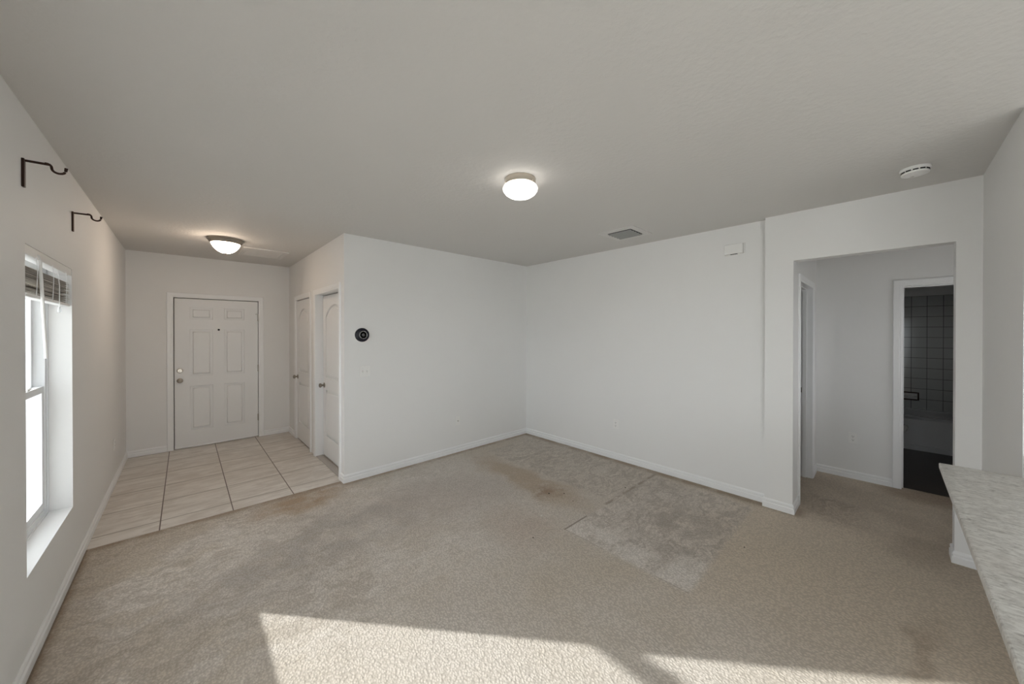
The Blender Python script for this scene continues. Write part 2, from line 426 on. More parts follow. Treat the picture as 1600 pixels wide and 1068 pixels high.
def casing(parent, x0, x1, zt, w=0.065, name='casing', z0=0.0, mat='trim', t=0.016):
    prof = [(0.0, 0.0), (0.0, 0.007), (0.006, 0.011), (0.016, 0.011), (0.024, 0.014), (w - 0.014, t), (w - 0.004, t), (w, t - 0.005), (w, 0.0)]
    rings = []
    for (px, pz, ox, oz) in ((x0, z0, -1, 0), (x0, zt, -1, 1), (x1, zt, 1, 1), (x1, z0, 1, 0)):
        rings.append([(px + ox * u, -v, pz + oz * u) for u, v in prof])
    return MB().sweep(rings).build(name, mat, parent)

def baseboard(name, pts, label, height=0.083):
    prof = [(0.0, 0.0), (0.014, 0.0), (0.014, 0.044), (0.0075, 0.050), (0.0075, 0.058), (0.0115, 0.062), (0.0105, 0.074), (0.004, height), (0.0, height)]
    rings = []
    for i, p in enumerate(pts):
        p = Vector(p)
        ns = []
        if i > 0: d = (p - Vector(pts[i - 1])).normalized(); ns.append(Vector((d.y, -d.x)))
        if i < len(pts) - 1: d = (Vector(pts[i + 1]) - p).normalized(); ns.append(Vector((d.y, -d.x)))
        off = ns[0] if len(ns) == 1 else ns[0] + ns[1]
        rings.append([(p.x + off.x * a, p.y + off.y * a, z) for a, z in prof])
    o = MB().sweep(rings).build(name, 'trim')
    return tag(o, label, 'baseboard', kind='structure')

def struct(name, mb, mat, label, cat):
    return tag(mb.build(name, mat), label, cat, kind='structure')

# ------------------------------------------------------------------ room shell
WT = 0.2
struct('ceiling', MB().box((XL - WT, YREAR - WT, HC), (8.3, 6.9, HC + 0.12)), 'ceiling', 'grey-white textured ceiling over the whole room', 'ceiling')
fl = MB().box((XL - WT, YREAR - WT, -0.06), (5.40, 4.0, 0.0)); fl.box((5.40, 1.0, -0.06), (8.3, 4.2, 0.0))
struct('floor', fl, 'carpet', 'stained beige carpet running through living room and hallway', 'carpet floor')
struct('floor_foyer', MB().box((XL - WT, 4.0, -0.06), (2.3, 6.9, -0.002)), 'tile', 'beige veined square floor tiles in front of the entry door', 'tile floor')
struct('floor_bathroom', MB().box((5.40, -1.6, -0.06), (8.3, 1.0, -0.001)), 'plank', 'dark plank floor inside the bathroom doorway', 'plank floor')

W1 = (2.757, 3.69, 0.433, 2.010)
W2 = (-0.46, 0.49, 0.433, 1.985)
W4 = (-2.9, -0.8, 0.0, 2.14)
W5 = (1.0, 2.1, 0.433, 1.80)
mb = MB(); x0, x1 = XL - WT, XL
ys = [YREAR - WT, W2[0], W2[1], W1[0], W1[1], 6.9]
mb.box((x0, ys[0], 0), (x1, W4[0], HC)).box((x0, W4[1], 0), (x1, ys[1], HC)).box((x0, W4[0], W4[3]), (x1, W4[1], HC)).box((x0, ys[2], 0), (x1, W5[0], HC)).box((x0, W5[1], 0), (x1, ys[3], HC)).box((x0, ys[4], 0), (x1, ys[5], HC))
for w in (W1, W2, W5): mb.box((x0, w[0], 0), (x1, w[1], w[2])).box((x0, w[0], w[3]), (x1, w[1], HC))
struct('wall_left', mb, 'wall', 'white wall with the window and the two curtain rod brackets', 'wall')

DF = (-0.11, 0.828, 2.068)     # front door opening
mb = MB(); y0, y1 = YA, YA + WT
mb.box((XL, y0, 0), (DF[0] - 0.02, y1, HC)).box((DF[1] + 0.02, y0, 0), (2.3, y1, HC)).box((DF[0] - 0.02, y0, DF[2] + 0.02), (DF[1] + 0.02, y1, HC))
struct('wall_entry', mb, 'wall', 'white wall around the six-panel entry door', 'wall')
# foyer right wall with two closet doors
D2 = (5.30, 6.09, 2.07); D3 = (4.09, 5.02, 2.07)
mb = MB(); x0, x1 = XB, XB + 0.13
mb.box((x0, YT + 0.12, 0), (x1, D3[0] - 0.018, HC)).box((x0, D3[1] + 0.018, 0), (x1, D2[0] - 0.018, HC)).box((x0, D2[1] + 0.018, 0), (x1, YA, HC))
for d in (D2, D3): mb.box((x0, d[0] - 0.018, d[2] + 0.018), (x1, d[1] + 0.018, HC))
struct('wall_foyer', mb, 'wall', 'white foyer side wall holding two arched-panel closet doors', 'wall')
struct('wall_closet', MB().box((2.2, YT + 0.12, 0), (2.3, YA, HC)), 'wall', 'white back wall inside the foyer closets', 'wall')
struct('wall_back', MB().box((XB, YT, 0), (8.2, YT + 0.12, HC)), 'wall', 'white wall with the round black thermostat', 'wall')
# right wall: plain part, then the thicker part with the hallway opening
mb = MB().box((XR, YJ, 0), (4.014, YT, HC)).box((XP, YO, 0), (4.014, YJ, HC)).box((XP, YO2, 2.22), (4.014, YO, HC)).box((XP, YREAR, 0), (4.014, YO2, HC))
struct('wall_right', mb, 'wall', 'white wall with the chime box and the wide hallway opening', 'wall')
struct('wall_kitchen', MB().box((XG, YG - 0.12, 0), (XP, YG, HC)), 'wall', 'short white wall return at the far end of the countertop', 'wall')
struct('wall_counter', MB().box((0.75, YG - 0.12, 0), (XG, YG, 0.885)), 'wall', 'white half wall under the speckled countertop', 'wall')
# hall
H1 = (4.215, 5.0, 2.07)
mb = MB().box((4.014, YO, 0), (H1[0] - 0.018, YO + 0.12, HC)).box((H1[1] + 0.018, YO, 0), (XH + 0.11, YO + 0.12, HC)).box((H1[0] - 0.018, YO, H1[2] + 0.018), (H1[1] + 0.018, YO + 0.12, HC))
struct('wall_hall', mb, 'wall', 'shaded hallway side wall with an open doorway', 'wall')
HB = (-0.86, -0.095, 2.06)
mb = MB().box((XH, HB[1] + 0.018, 0), (XH + 0.11, YO, HC)).box((XH, -1.6, 0), (XH + 0.11, HB[0] - 0.018, HC)).box((XH, HB[0] - 0.018, HB[2] + 0.018), (XH + 0.11, HB[1] + 0.018, HC))
struct('wall_hall_end', mb, 'wall', 'grey-lit hallway wall with an outlet beside the bathroom door', 'wall')
struct('wall_hall_side', MB().box((4.014, -1.42, 0), (4.25, -1.3, HC)).box((5.05, -1.42, 0), (XH, -1.3, HC)).box((4.25, -1.42, 0), (5.05, -1.3, 0.9)).box((4.25, -1.42, 2.0), (5.05, -1.3, HC)), 'wall', 'white hallway side wall out of direct light', 'wall')
# bathroom
struct('wall_bath_back', MB().box((7.97, -1.6, 0), (8.2, YT, HC)), 'wall', 'wall behind the bathtub', 'wall')
struct('wall_bath_left', MB().box((XH + 0.11, YO, 0), (7.97, YO + 0.12, HC)), 'wall', 'bathroom wall behind the toilet', 'wall')
struct('wall_bath_right', MB().box((XH + 0.11, -1.07, 0), (7.97, -0.95, HC)), 'wall', 'bathroom wall at the other end of the tub', 'wall')
tw = MB().box((7.96, -0.95, 0.30), (7.97, YO, 2.13))
struct('wall_tile_back', tw, 'wtile_y', 'grey glazed square tiles above the bathtub', 'tiled wall')
tw = MB().box((7.10, YO - 0.01, 0.30), (7.96, YO, 2.13)).box((7.10, -0.95, 0.30), (7.96, -0.94, 2.13))
struct('wall_tile_side', tw, 'wtile_x', 'grey glazed square tiles on the tub end walls', 'tiled wall')
# rear wall with a wide opening added for daylight (behind the camera)
mb = MB(); y0, y1 = YREAR - WT, YREAR
mb.box((XL, y0, 0), (0.1, y1, HC)).box((2.2, y0, 0), (4.014, y1, HC)).box((0.1, y0, 2.2), (2.2, y1, HC))
struct('wall_rear', mb, 'wall', 'white wall around the added sliding glass door', 'wall')

# baseboards
cw = 0.065
baseboard('baseboard_left', [(XL, W4[1]), (XL, YA), (DF[0] - cw, YA)], 'white baseboard along the window wall')
baseboard('baseboard_entry', [(DF[1] + cw, YA), (XB, YA), (XB, D2[1] + cw)], 'white baseboard in the corner right of the entry door')
baseboard('baseboard_back', [(XB, D3[0] - cw), (XB, YT), (XR, YT)], 'white baseboard under the thermostat wall')
baseboard('baseboard_right', [(XR, YT - 0.014), (XR, YJ), (XP, YJ), (XP, YO), (4.15, YO)], 'white baseboard along the chime box wall')
baseboard('baseboard_hall', [(H1[1] + cw, YO), (XH, YO), (XH, HB[1] + cw)], 'white baseboard under the hallway outlet')
baseboard('baseboard_counter', [(XH, HB[0] - cw), (XH, -1.3), (4.014, -1.3), (4.014, YO2), (XP, YO2), (XP, YG), (0.76, YG)], 'white baseboard at the foot of the pillar by the countertop')

# ------------------------------------------------------------------ doors
def slab(parent, w, h, polys, thick=0.040, z0=0.0, name='door_slab'):
    """front faces -y at local y=0, spans x 0..w"""
    b = MB().box((0, 0.016, z0), (w, thick, h))
    fm = flat_mesh(rect(0, w, z0, h), polys, 0.016, 0.0045); fm.transform(Matrix.Translation((0, 0.016, 0)))
    b.bm.from_mesh(fm); bpy.data.meshes.remove(fm)
    for p in polys:
        fm = flat_mesh(inset(p, 0.028), [], 0.0135, 0.011); fm.transform(Matrix.Translation((0, 0.0162, 0)))
        b.bm.from_mesh(fm); bpy.data.meshes.remove(fm)
    return b.build(name, 'door', parent)
RY = Matrix.Rotation(PI / 2, 4, 'X')   # lathe z -> -y
def knob(parent, x, z, y=0.0, kind='round', mat='nickel_dark'):
    pr = [(0.0, 0.0), (0.032, 0.0), (0.033, 0.004), (0.028, 0.008), (0.013, 0.011), (0.011, 0.022), (0.013, 0.030), (0.024, 0.038), (0.0285, 0.048), (0.026, 0.058), (0.014, 0.064), (0.0, 0.065)]
    return MB().lathe(pr, 32, Matrix.Translation((x, y, z)) @ RY).build('door_knob', mat, parent, smooth=True)
def hinge(parent, x, z, y=0.0, h=0.09, mat='nickel_dark', leaf=0.012):
    b = MB().tube([(x, y - 0.006, z - h / 2), (x, y - 0.006, z + h / 2)], 0.0055, 12)
    b.box((x - leaf, y - 0.002, z - h / 2), (x + leaf * 0.3, y - 0.0003, z + h / 2))
    for k in (-1, 1): b.lathe([(0.0, 0), (0.0045, 0.001), (0.003, 0.006), (0, 0.008)], 12, Matrix.Translation((x, y - 0.006, z + k * h / 2)) @ (Matrix.Identity(4) if k > 0 else Matrix.Rotation(PI, 4, 'X')))
    return b.build('hinge', mat, parent, smooth=True)
def jamb(parent, x0, x1, zt, depth, t=0.018, name='jamb'):
    b = MB().box((x0 - t, 0, 0), (x0, depth, zt + t)).box((x1, 0, 0), (x1 + t, depth, zt + t)).box((x0, 0, zt), (x1, depth, zt + t))
    return b.build(name, 'trim', parent)
def stop(parent, x0, x1, zt, ya, yb, t=0.012, mat='trim'):
    b = MB().box((x0, ya, 0), (x0 + t, yb, zt)).box((x1 - t, ya, 0), (x1, yb, zt)).box((x0 + t, ya, zt - t), (x1 - t, yb, zt))
    return b.build('door_stop', mat, parent)

# entry door
d1 = empty('door_1', (0, YA, 0)); tag(d1, 'white six-panel entry door with deadbolt, knob and peephole', 'door', kind='structure')
jamb(d1, DF[0], DF[1], DF[2], WT)
casing(d1, DF[0], DF[1], DF[2])
stop(d1, DF[0], DF[1], DF[2], 0.052, 0.09, 0.014, 'strip')
ox = DF[0] + 0.008
sl = empty('door_leaf', (ox, 0.006, 0)); sl.parent = d1
cols = [(0.158, 0.396), (0.527, 0.757)]; rows = [(1.777, 1.939), (0.990, 1.632), (0.243, 0.848)]
for o in [slab(sl, DF[1] - DF[0] - 0.014, DF[2] - 0.009, [rect(a, b, c, d) for c, d in rows for a, b in cols], 0.044, 0.014)]: pass
knob(d1, -0.048, 0.935, 0.006)
b = MB().lathe([(0, 0), (0.031, 0), (0.032, 0.005), (0.027, 0.012), (0.022, 0.014), (0.022, 0.018), (0, 0.018)], 32, Matrix.Translation((-0.048, 0.006, 1.072)) @ RY)
b.box((-0.052, -0.026, 1.060), (-0.044, -0.010, 1.084), 0.002)
b.build('deadbolt', 'nickel', d1, smooth=True)
MB().lathe([(0, 0), (0.013, 0), (0.013, 0.004), (0.008, 0.006), (0, 0.005)], 24, Matrix.Translation((0.361, 0.006, 1.632)) @ RY).build('peephole', 'black_gloss', d1, smooth=True)
for z in (1.82, 1.05, 0.30): hinge(d1, DF[1] - 0.002, z, 0.004, 0.10)
b = MB().box((DF[1] - 0.03, -0.006, 1.868), (DF[1] + 0.012, 0.0, 1.873)); b.tube([(DF[1] - 0.03, -0.004, 1.870), (DF[1] - 0.034, -0.012, 1.870)], 0.004, 8)
b.build('hinge_pin_stop', 'nickel_dark', d1)
MB().box((DF[0], 0.012, 0.0), (DF[1], WT, 0.010)).build('threshold', 'nickel_dark', d1)

# closet doors (local +x runs towards -y of the room, front faces -x)
def closet_door(name, D, recess, label):
    r = empty(name, (XB, D[1], 0), -PI / 2); tag(r, label, 'door', kind='structure')
    w = D[1] - D[0]
    jamb(r, 0, w, D[2], 0.13)
    casing(r, 0, w, D[2])
    lf = empty('door_leaf', (0.004, recess, 0)); lf.parent = r
    g = 0.112
    polys = [rect(g, w - 0.008 - g, 0.27, 0.86), arch(g, w - 0.008 - g, 1.02, 1.93, 0.13)]
    slab(lf, w - 0.008, D[2] - 0.010, polys, 0.035, 0.014)
    knob(r, 0.060, 0.935 if recess < 0.05 else 0.915, recess)
    stop(r, 0, w, D[2], recess + 0.038, recess + 0.055 if recess > 0.05 else 0.075, mat='strip')
    return r, w
r2, w2 = closet_door('door_2', D2, 0.008, 'white arched-panel closet door nearer the entry door, hinges showing')
for z in (1.84, 1.10, 0.30): hinge(r2, w2 - 0.002, z, 0.006, 0.09, 'nickel_dark')
r3, w3 = closet_door('door_3', D3, 0.085, 'white arched-panel closet door set deep, next to the thermostat wall')
MB().box((0.0, 0.004, -0.002), (w3, 0.082, 0.004)).build('threshold', 'threshold', r3)
# hallway doorway frame and bathroom doorway frame
r4 = empty('door_4', (0, YO, 0)); tag(r4, 'open doorway with white casing on the hallway side wall', 'doorway', kind='structure')
jamb(r4, H1[0], H1[1], H1[2], 0.12); casing(r4, H1[0], H1[1], H1[2]); stop(r4, H1[0], H1[1], H1[2], 0.045, 0.08)
MB().box((H1[1] - 0.0015, 0.085, 0.93), (H1[1] + 0.0, 0.112, 0.985)).build('strike_plate', 'nickel_dark', r4)
r5 = empty('door_5', (XH, HB[1], 0), -PI / 2); tag(r5, 'open bathroom doorway with white casing', 'doorway', kind='structure')
wb = HB[1] - HB[0]
jamb(r5, 0, wb, HB[2], 0.11); casing(r5, 0, wb, HB[2]); stop(r5, 0, wb, HB[2], 0.045, 0.08)

# ------------------------------------------------------------------ windows
def window(name, w, label):
    y0, y1, z0, z1 = w
    r = empty(name, (XL, y0, z0)); tag(r, label, 'window', kind='structure')
    L, Hh = y1 - y0, z1 - z0
    fx0, fx1 = -0.185, -0.103
    b = MB().box((fx0, 0, 0), (fx1, 0.045, Hh)).box((fx0, L - 0.045, 0), (fx1, L, Hh)).box((fx0, 0.045, 0), (fx1, L - 0.045, 0.045)).box((fx0, 0.045, Hh - 0.045), (fx1, L - 0.045, Hh))
    b.box((fx1, 0, 0), (fx1 + 0.006, 0.012, Hh)).box((fx1, L - 0.012, 0), (fx1 + 0.006, L, Hh)).box((fx1, 0.012, 0), (fx1 + 0.006, L - 0.012, 0.012))
    b.build('window_frame', 'vinyl', r)
    zm = 0.80
    # lower sash (inner), upper sash (outer)
    def sash(xa, xb, za, zb, rb, rt, nm):
        s_ = MB().box((xa, 0.045, za), (xb, 0.085, zb)).box((xa, L - 0.085, za), (xb, L - 0.045, zb)).box((xa, 0.085, za), (xb, L - 0.085, za + rb)).box((xa, 0.085, zb - rt), (xb, L - 0.085, zb))
        so = s_.build(nm, 'vinyl', r)
        xm = (xa + xb) / 2
        MB().box((xm - 0.002, 0.085, za + rb), (xm + 0.002, L - 0.085, zb - rt)).build('pane', 'glass', so)
        return so
    lo = sash(-0.138, -0.108, 0.045, zm + 0.02, 0.045, 0.04, 'lower_sash')
    sash(-0.178, -0.148, zm - 0.02, Hh - 0.045, 0.04, 0.035, 'upper_sash')
    for yy in (L * 0.33, L * 0.67):
        lb = MB().box((-0.132, yy - 0.022, zm + 0.02), (-0.112, yy + 0.022, zm + 0.028), 0.002); lb.tube([(-0.122, yy, zm + 0.026), (-0.108, yy + 0.018, zm + 0.030)], 0.004, 8)
        lb.build('sash_lock', 'grille', lo)
    # sill board, slightly proud of the drywall return
    MB().box((fx1, 0.0, -0.001), (0.0, L, 0.004)).build('window_sill', 'trim', r)
    return r
window('window_1', W1, 'tall single-hung window in the left wall, bright daylight outside')
window('window_unseen_2', W2, 'unseen tall single-hung window added in the left wall beside the camera position')  # unseen; read from a tile reflection and added as a daylight source
window('window_added_5', W5, 'unseen shorter window added in the left wall between the two tall windows for daylight')  # unseen window added to brighten the right side of the room
r = empty('window_added_6', (4.25, -1.40, 0.9)); tag(r, 'small window added at the unseen end of the hallway for daylight', 'window', kind='structure')  # added out of view to lift the light in the hallway
MB().box((0, 0, 0), (0.04, 0.06, 1.1)).box((0.76, 0, 0), (0.8, 0.06, 1.1)).box((0.04, 0, 0), (0.76, 0.06, 0.04)).box((0.04, 0, 1.06), (0.76, 0.06, 1.1)).box((0.04, 0, 0.53), (0.76, 0.06, 0.57)).build('window_frame', 'vinyl', r)
# unseen rear sliding door, added to let in daylight
r = empty('window_added_3', (0.1, YREAR - 0.12, 0)); tag(r, 'unseen wide sliding glass door added in the rear wall for daylight', 'sliding door', kind='structure')
b = MB()
for x in (0, 1.025, 2.05): b.box((x, 0, 0), (x + 0.05, 0.06, 2.2))
b.box((0.05, 0, 0), (2.05, 0.06, 0.05)).box((0.05, 0, 2.14), (2.05, 0.06, 2.2)).build('window_frame', 'vinyl', r)
MB().box((0.05, 0.028, 0.05), (1.025, 0.032, 2.14)).build('pane', 'glass', r)
MB().box((1.075, 0.028, 0.05), (2.05, 0.032, 2.14)).build('pane', 'glass', r)

r = empty('window_added_4', (XL - 0.15, W4[0], 0)); tag(r, 'unseen wide sliding glass door added in the window wall behind the camera', 'sliding door', kind='structure')  # unseen glazing added to light the right wall and the hallway
b = MB()
for y in (0, 1.025, 2.05): b.box((0, y, 0), (0.06, y + 0.05, 2.14))
b.box((0, 0.05, 0), (0.06, 2.05, 0.05)).box((0, 0.05, 2.08), (0.06, 2.05, 2.14)).build('window_frame', 'vinyl', r)
MB().box((0.028, 0.05, 0.05), (0.032, 1.025, 2.08)).build('pane', 'glass', r)
MB().box((0.028, 1.075, 0.05), (0.032, 2.05, 2.08)).build('pane', 'glass', r)

struct('ceiling_sun_block', MB().box((-6.2, -4.2, 2.30), (XL - WT, -0.62, 2.42)), 'stucco', 'added slab outside the sliding door that blocks the sun', 'sun blocker')  # unseen slab added to keep sun out of the glazing beside it
# outdoors: pale paving all round and a pale neighbouring wall seen past the window
struct('ground', MB().box((-30, -30, -0.30), (30, 30, -0.16)), 'ground', 'pale paving outside the windows', 'ground')

# ------------------------------------------------------------------ window blind
bl = empty('window_blind', (-0.580, 3.2235, 2.010)); tag(bl, 'raised white horizontal blind with tangled slats toned grey as if backlit at the window top', 'window blind')
MB().box((-0.022, -0.455, -0.045), (0.028, 0.455, -0.002), 0.003).build('headrail', 'trim', bl)
MB().box((0.0285, -0.462, -0.046), (0.0335, 0.462, -0.0015), 0.001).build('valance', 'plastic', bl)
zz = -0.090
slat0 = None
for i in range(20):
    zz -= 0.0062 + (0.004 if i in (6, 12) else 0.0)
    tilt = random.uniform(-0.30, 0.30); yaw = random.uniform(-0.012, 0.012); roll = random.uniform(-0.010, 0.010)
    if slat0 is None:
        g = bmesh.new(); n = 8; top = []
        for k in range(n + 1):
            xx = -0.0245 + 0.049 * k / n; h = 0.003 * (1 - (2 * k / n - 1) ** 2)
            top.append((xx, h))
        A = []
        for yy in (-0.447, 0.447):
            A.append([g.verts.new((a, yy, h)) for a, h in top] + [g.verts.new((a, yy, h - 0.0012)) for a, h in reversed(top)])
        m_ = len(A[0])
        for k in range(m_): g.faces.new((A[0][k], A[0][(k + 1) % m_], A[1][(k + 1) % m_], A[1][k]))
        g.faces.new(A[0]); g.faces.new(A[1][::-1]); bmesh.ops.recalc_face_normals(g, faces=g.faces[:])
        mm = MB(); mm.merge(g); s_ = mm.build('slat', 'slatmat', bl, smooth=True); slat0 = s_
    else:
        s_ = slat0.copy(); COL.objects.link(s_); s_.parent = bl
    s_.location = (0.0 + random.uniform(-0.004, 0.006), 0, zz); s_.rotation_euler = (roll * 0.6, tilt * 0.35, yaw * 0.6)
zb = zz - 0.016
br = MB().box((-0.025, -0.452, -0.009), (0.029, 0.452, 0.009), 0.004).build('bottom_rail', 'trim', bl); br.location = (0.004, 0, zb); br.rotation_euler = (0, 0.05, 0.008)
for yy in (-0.30, 0.0, 0.30):
    MB().tube([(0.036, yy, -0.04), (0.034 + 0.005, yy + 0.004, -0.12), (0.036, yy, zb)], 0.0015, 6).build('ladder_cord', 'trim', bl)
MB().tube([(0.036, 0.10, -0.05), (0.042, 0.11, -0.14), (0.038, 0.13, zb - 0.03)], 0.002, 6).build('lift_cord', 'trim', bl)
MB().lathe([(0, 0), (0.005, 0), (0.008, -0.02), (0.007, -0.03), (0, -0.032)], 16, Matrix.Translation((0.038, 0.13, zb - 0.03))).build('cord_tassel', 'acrylic', bl, smooth=True)
w_ = MB().tube([(0.044, -0.315, -0.030), (0.050, -0.316, -0.045), (0.050, -0.315, -0.06)], 0.003, 8); w_.tube([(0.050, -0.315, -0.055), (0.045, -0.185, -0.555)], 0.0062, 8)
w_.build('tilt_wand', 'plastic', bl, smooth=True)

# ------------------------------------------------------------------ curtain rod brackets
def bracket(y, zc, label):
    r = empty('curtain_bracket', (XL, y, zc)); tag(r, label, 'curtain bracket', 'curtain rod brackets on the window wall')
    MB().box((0, -0.011, -0.125), (0.009, 0.011, 0.006), 0.0015).build('wall_plate', 'bronze', r)
    b = MB().tube([(0.004, 0, -0.002), (0.082, 0, 0.001)], 0.0055, 10)
    b.lathe([(0, -0.003), (0.007, -0.003), (0.008, 0), (0.007, 0.003), (0, 0.003)], 12, Matrix.Translation((0.071, 0, 0.004)))
    b.build('arm', 'bronze', r, smooth=True)
    pts = [(0.080, 0, 0.001), (0.084, 0, -0.006)]
    for k in range(13):
        a = PI + PI * 0.93 * k / 12
        pts.append((0.106 + 0.021 * math.cos(a), 0, -0.014 + 0.019 * math.sin(a) * 1.0))
    pts.append((0.1285, 0, -0.001))
    MB().tube(pts, [0.005] * (len(pts) - 1) + [0.006], 10).build('hook', 'bronze', r, smooth=True)
    for z in (-0.02, -0.105): MB().lathe([(0, 0), (0.0035, 0), (0.003, 0.002), (0, 0.0025)], 12, Matrix.Translation((0.006, 0, z)) @ Matrix.Rotation(PI / 2, 4, 'Y')).build('screw', 'nickel_dark', r)
    return r
bracket(2.72, 2.386, 'dark bronze curtain bracket closer to the camera, high above the window')
bracket(3.70, 2.388, 'dark bronze curtain bracket farther from the camera, past the window')

# ------------------------------------------------------------------ ceiling lights
r = empty('ceiling_light', (1.685, 1.724, HC)); tag(r, 'lit round white glass bowl ceiling light with brushed nickel band, mid-room', 'ceiling light')
MB().lathe([(0, 0), (0.104, 0), (0.106, -0.004), (0.104, -0.020), (0.106, -0.036), (0.104, -0.042), (0, -0.042)], 64).build('metal_band', 'nickel', r, smooth=True)
MB().lathe([(0.095, -0.0425), (0.112, -0.050), (0.119, -0.064), (0.117, -0.078), (0.104, -0.097), (0.080, -0.114), (0.048, -0.126), (0.018, -0.131), (0, -0.132)], 64).build('glass_bowl', 'bowl_white', r, smooth=60)
for a in (0.6, 2.7, 4.8):
    MB().lathe([(0, 0), (0.004, 0), (0.004, 0.004), (0, 0.006)], 10, Matrix.Rotation(a, 4, 'Z') @ Matrix.Translation((0.105, 0, -0.034)) @ Matrix.Rotation(PI / 2, 4, 'Y')).build('thumb_screw', 'nickel', r)
r = empty('ceiling_light', (0.343, 5.10, HC)); tag(r, 'warm lit alabaster glass ceiling light with dark nickel rim above the foyer', 'ceiling light')
MB().lathe([(0, 0), (0.160, 0), (0.168, -0.004), (0.168, -0.010), (0.158, -0.018), (0.153, -0.026), (0.150, -0.034), (0.140, -0.046), (0.136, -0.050), (0.128, -0.050), (0.126, -0.040), (0, -0.040)], 64).build('metal_rim', 'nickel_dark', r, smooth=True)
MB().lathe([(0.132, -0.0505), (0.127, -0.064), (0.114, -0.088), (0.094, -0.114), (0.068, -0.136), (0.036, -0.151), (0, -0.156)], 64).build('glass_bowl', 'bowl_warm', r, smooth=60)
MB().lathe([(0, -0.1545), (0.013, -0.156), (0.012, -0.161), (0.007, -0.165), (0.007, -0.170), (0, -0.174)], 24).build('finial', 'nickel_dark', r, smooth=True)

# ------------------------------------------------------------------ ceiling registers
cx, cy = 3.41, 1.905
r = empty('ceiling_vent', (cx, cy, HC)); tag(r, 'square ceiling vent with dark open louvres near the chime box', 'ceiling vent')
o_, i_ = 0.20, 0.135
def ringmesh(ox_, oy_, ix_, iy_, z0, z1):
    return MB().box((-ox_, -oy_, z0), (-ix_, oy_, z1)).box((ix_, -oy_, z0), (ox_, oy_, z1)).box((-ix_, -oy_, z0), (ix_, -iy_, z1)).box((-ix_, iy_, z0), (ix_, oy_, z1))
ringmesh(o_, o_, i_, i_, -0.008, 0).build('vent_frame', 'grille', r)
MB().box((-i_, -i_, -0.002), (i_, i_, -0.0003)).build('duct', 'dark', r)
for k in range(5):
    xx = -i_ + 0.030 + k * 0.0525
    MB().box((-0.0165, -i_ + 0.006, -0.0009), (0.0165, i_ - 0.006, 0.0009), mat=Matrix.Translation((xx, 0, -0.015)) @ Matrix.Rotation(0.25, 4, 'Y')).build('louvre', 'alu', r)
r = empty('ceiling_vent', (0.765, 5.63, HC)); tag(r, 'white low-profile ceiling grille beside the foyer light', 'ceiling vent')
ringmesh(0.24, 0.27, 0.19, 0.22, -0.012, 0).build('vent_frame', 'grille', r)
MB().box((-0.19, -0.22, -0.0025), (0.19, 0.22, -0.0003)).build('duct', 'grille', r)
for xx in (-0.07, 0.07): MB().box((xx - 0.012, -0.22, -0.010), (xx + 0.012, 0.22, -0.003)).build('divider', 'grille', r)
for k in range(14):
    yy = -0.205 + k * 0.0315
    MB().box((-0.19, -0.012, -0.0008), (0.19, 0.012, 0.0008), mat=Matrix.Translation((0, yy, -0.0075)) @ Matrix.Rotation(-0.22, 4, 'X')).build('louvre', 'grille', r)

# ------------------------------------------------------------------ smoke detector
r = empty('smoke_detector', (3.423, -0.112, HC)); tag(r, 'round white smoke detector with dark slots on the ceiling', 'smoke detector')
MB().lathe([(0, 0), (0.070, 0), (0.070, -0.010), (0.062, -0.014), (0.058, -0.022), (0.060, -0.026), (0.064, -0.029), (0.062, -0.037), (0.050, -0.041), (0, -0.042)], 64).build('housing', 'plastic', r, smooth=True)
b = MB()
for k in range(12):
    b.box((-0.0015, -0.012, -0.0035), (0.0015, 0.012, 0.0035), mat=Matrix.Rotation(2 * PI * k / 12, 4, 'Z') @ Matrix.Translation((0.0605, 0, -0.021)))
b.build('sensor_slots', 'dark', r)
MB().lathe([(0, 0), (0.008, 0), (0.007, -0.003), (0, -0.003)], 20, Matrix.Translation((0.022, 0.012, -0.042))).build('test_button', 'grille', r)

# ------------------------------------------------------------------ door chime box
r = empty('door_chime', (XR, 1.037, 2.408)); tag(r, 'white rectangular door chime box high on the wall', 'door chime')
MB().box((-0.008, -0.088, -0.055), (0, 0.088, 0.055), 0.002).build('back_plate', 'plastic', r)
MB().box((-0.046, -0.080, -0.048), (-0.008, 0.080, 0.048), 0.006, 3).build('cover', 'plastic', r)
MB().box((-0.040, -0.03, -0.0505), (-0.014, 0.03, -0.0482)).build('sound_slot', 'dark', r)

# ------------------------------------------------------------------ thermostat, switches, outlets
def wall_frame(name, loc, facing):
    # local -y points out of the wall
    rz = {'-y': 0.0, '-x': -PI / 2, '+x': PI / 2, '+y': PI}[facing]
    return empty(name, loc, rz)
r = wall_frame('thermostat', (1.413, YT, 1.566), '-y'); tag(r, 'round black thermostat on a pale trim plate above the light switches', 'thermostat')
MB().lathe([(0, 0), (0.084, 0), (0.085, 0.003), (0.080, 0.006), (0, 0.006)], 64, RY).build('trim_plate', 'plastic', r, smooth=True)
MB().lathe([(0, 0.0062), (0.071, 0.0062), (0.075, 0.010), (0.075, 0.024), (0.072, 0.029), (0.060, 0.032), (0, 0.032)], 64, RY).build('housing', 'black_gloss', r, smooth=True)
MB().lathe([(0.037, 0.0322), (0.042, 0.0322), (0.042, 0.0335), (0.041, 0.0340), (0.038, 0.0340), (0.037, 0.0335), (0.037, 0.0322)], 64, Matrix.Translation((0.008, 0, 0.0)) @ RY).build('glare_ring', 'grey_glare', r, smooth=True)  # raised grey ring stands in for the lens reflection on the black face
MB().lathe([(0, 0.0322), (0.017, 0.0322), (0.016, 0.0335), (0, 0.0335)], 32, Matrix.Translation((0.008, 0, 0.0)) @ RY).build('display', 'screen', r)

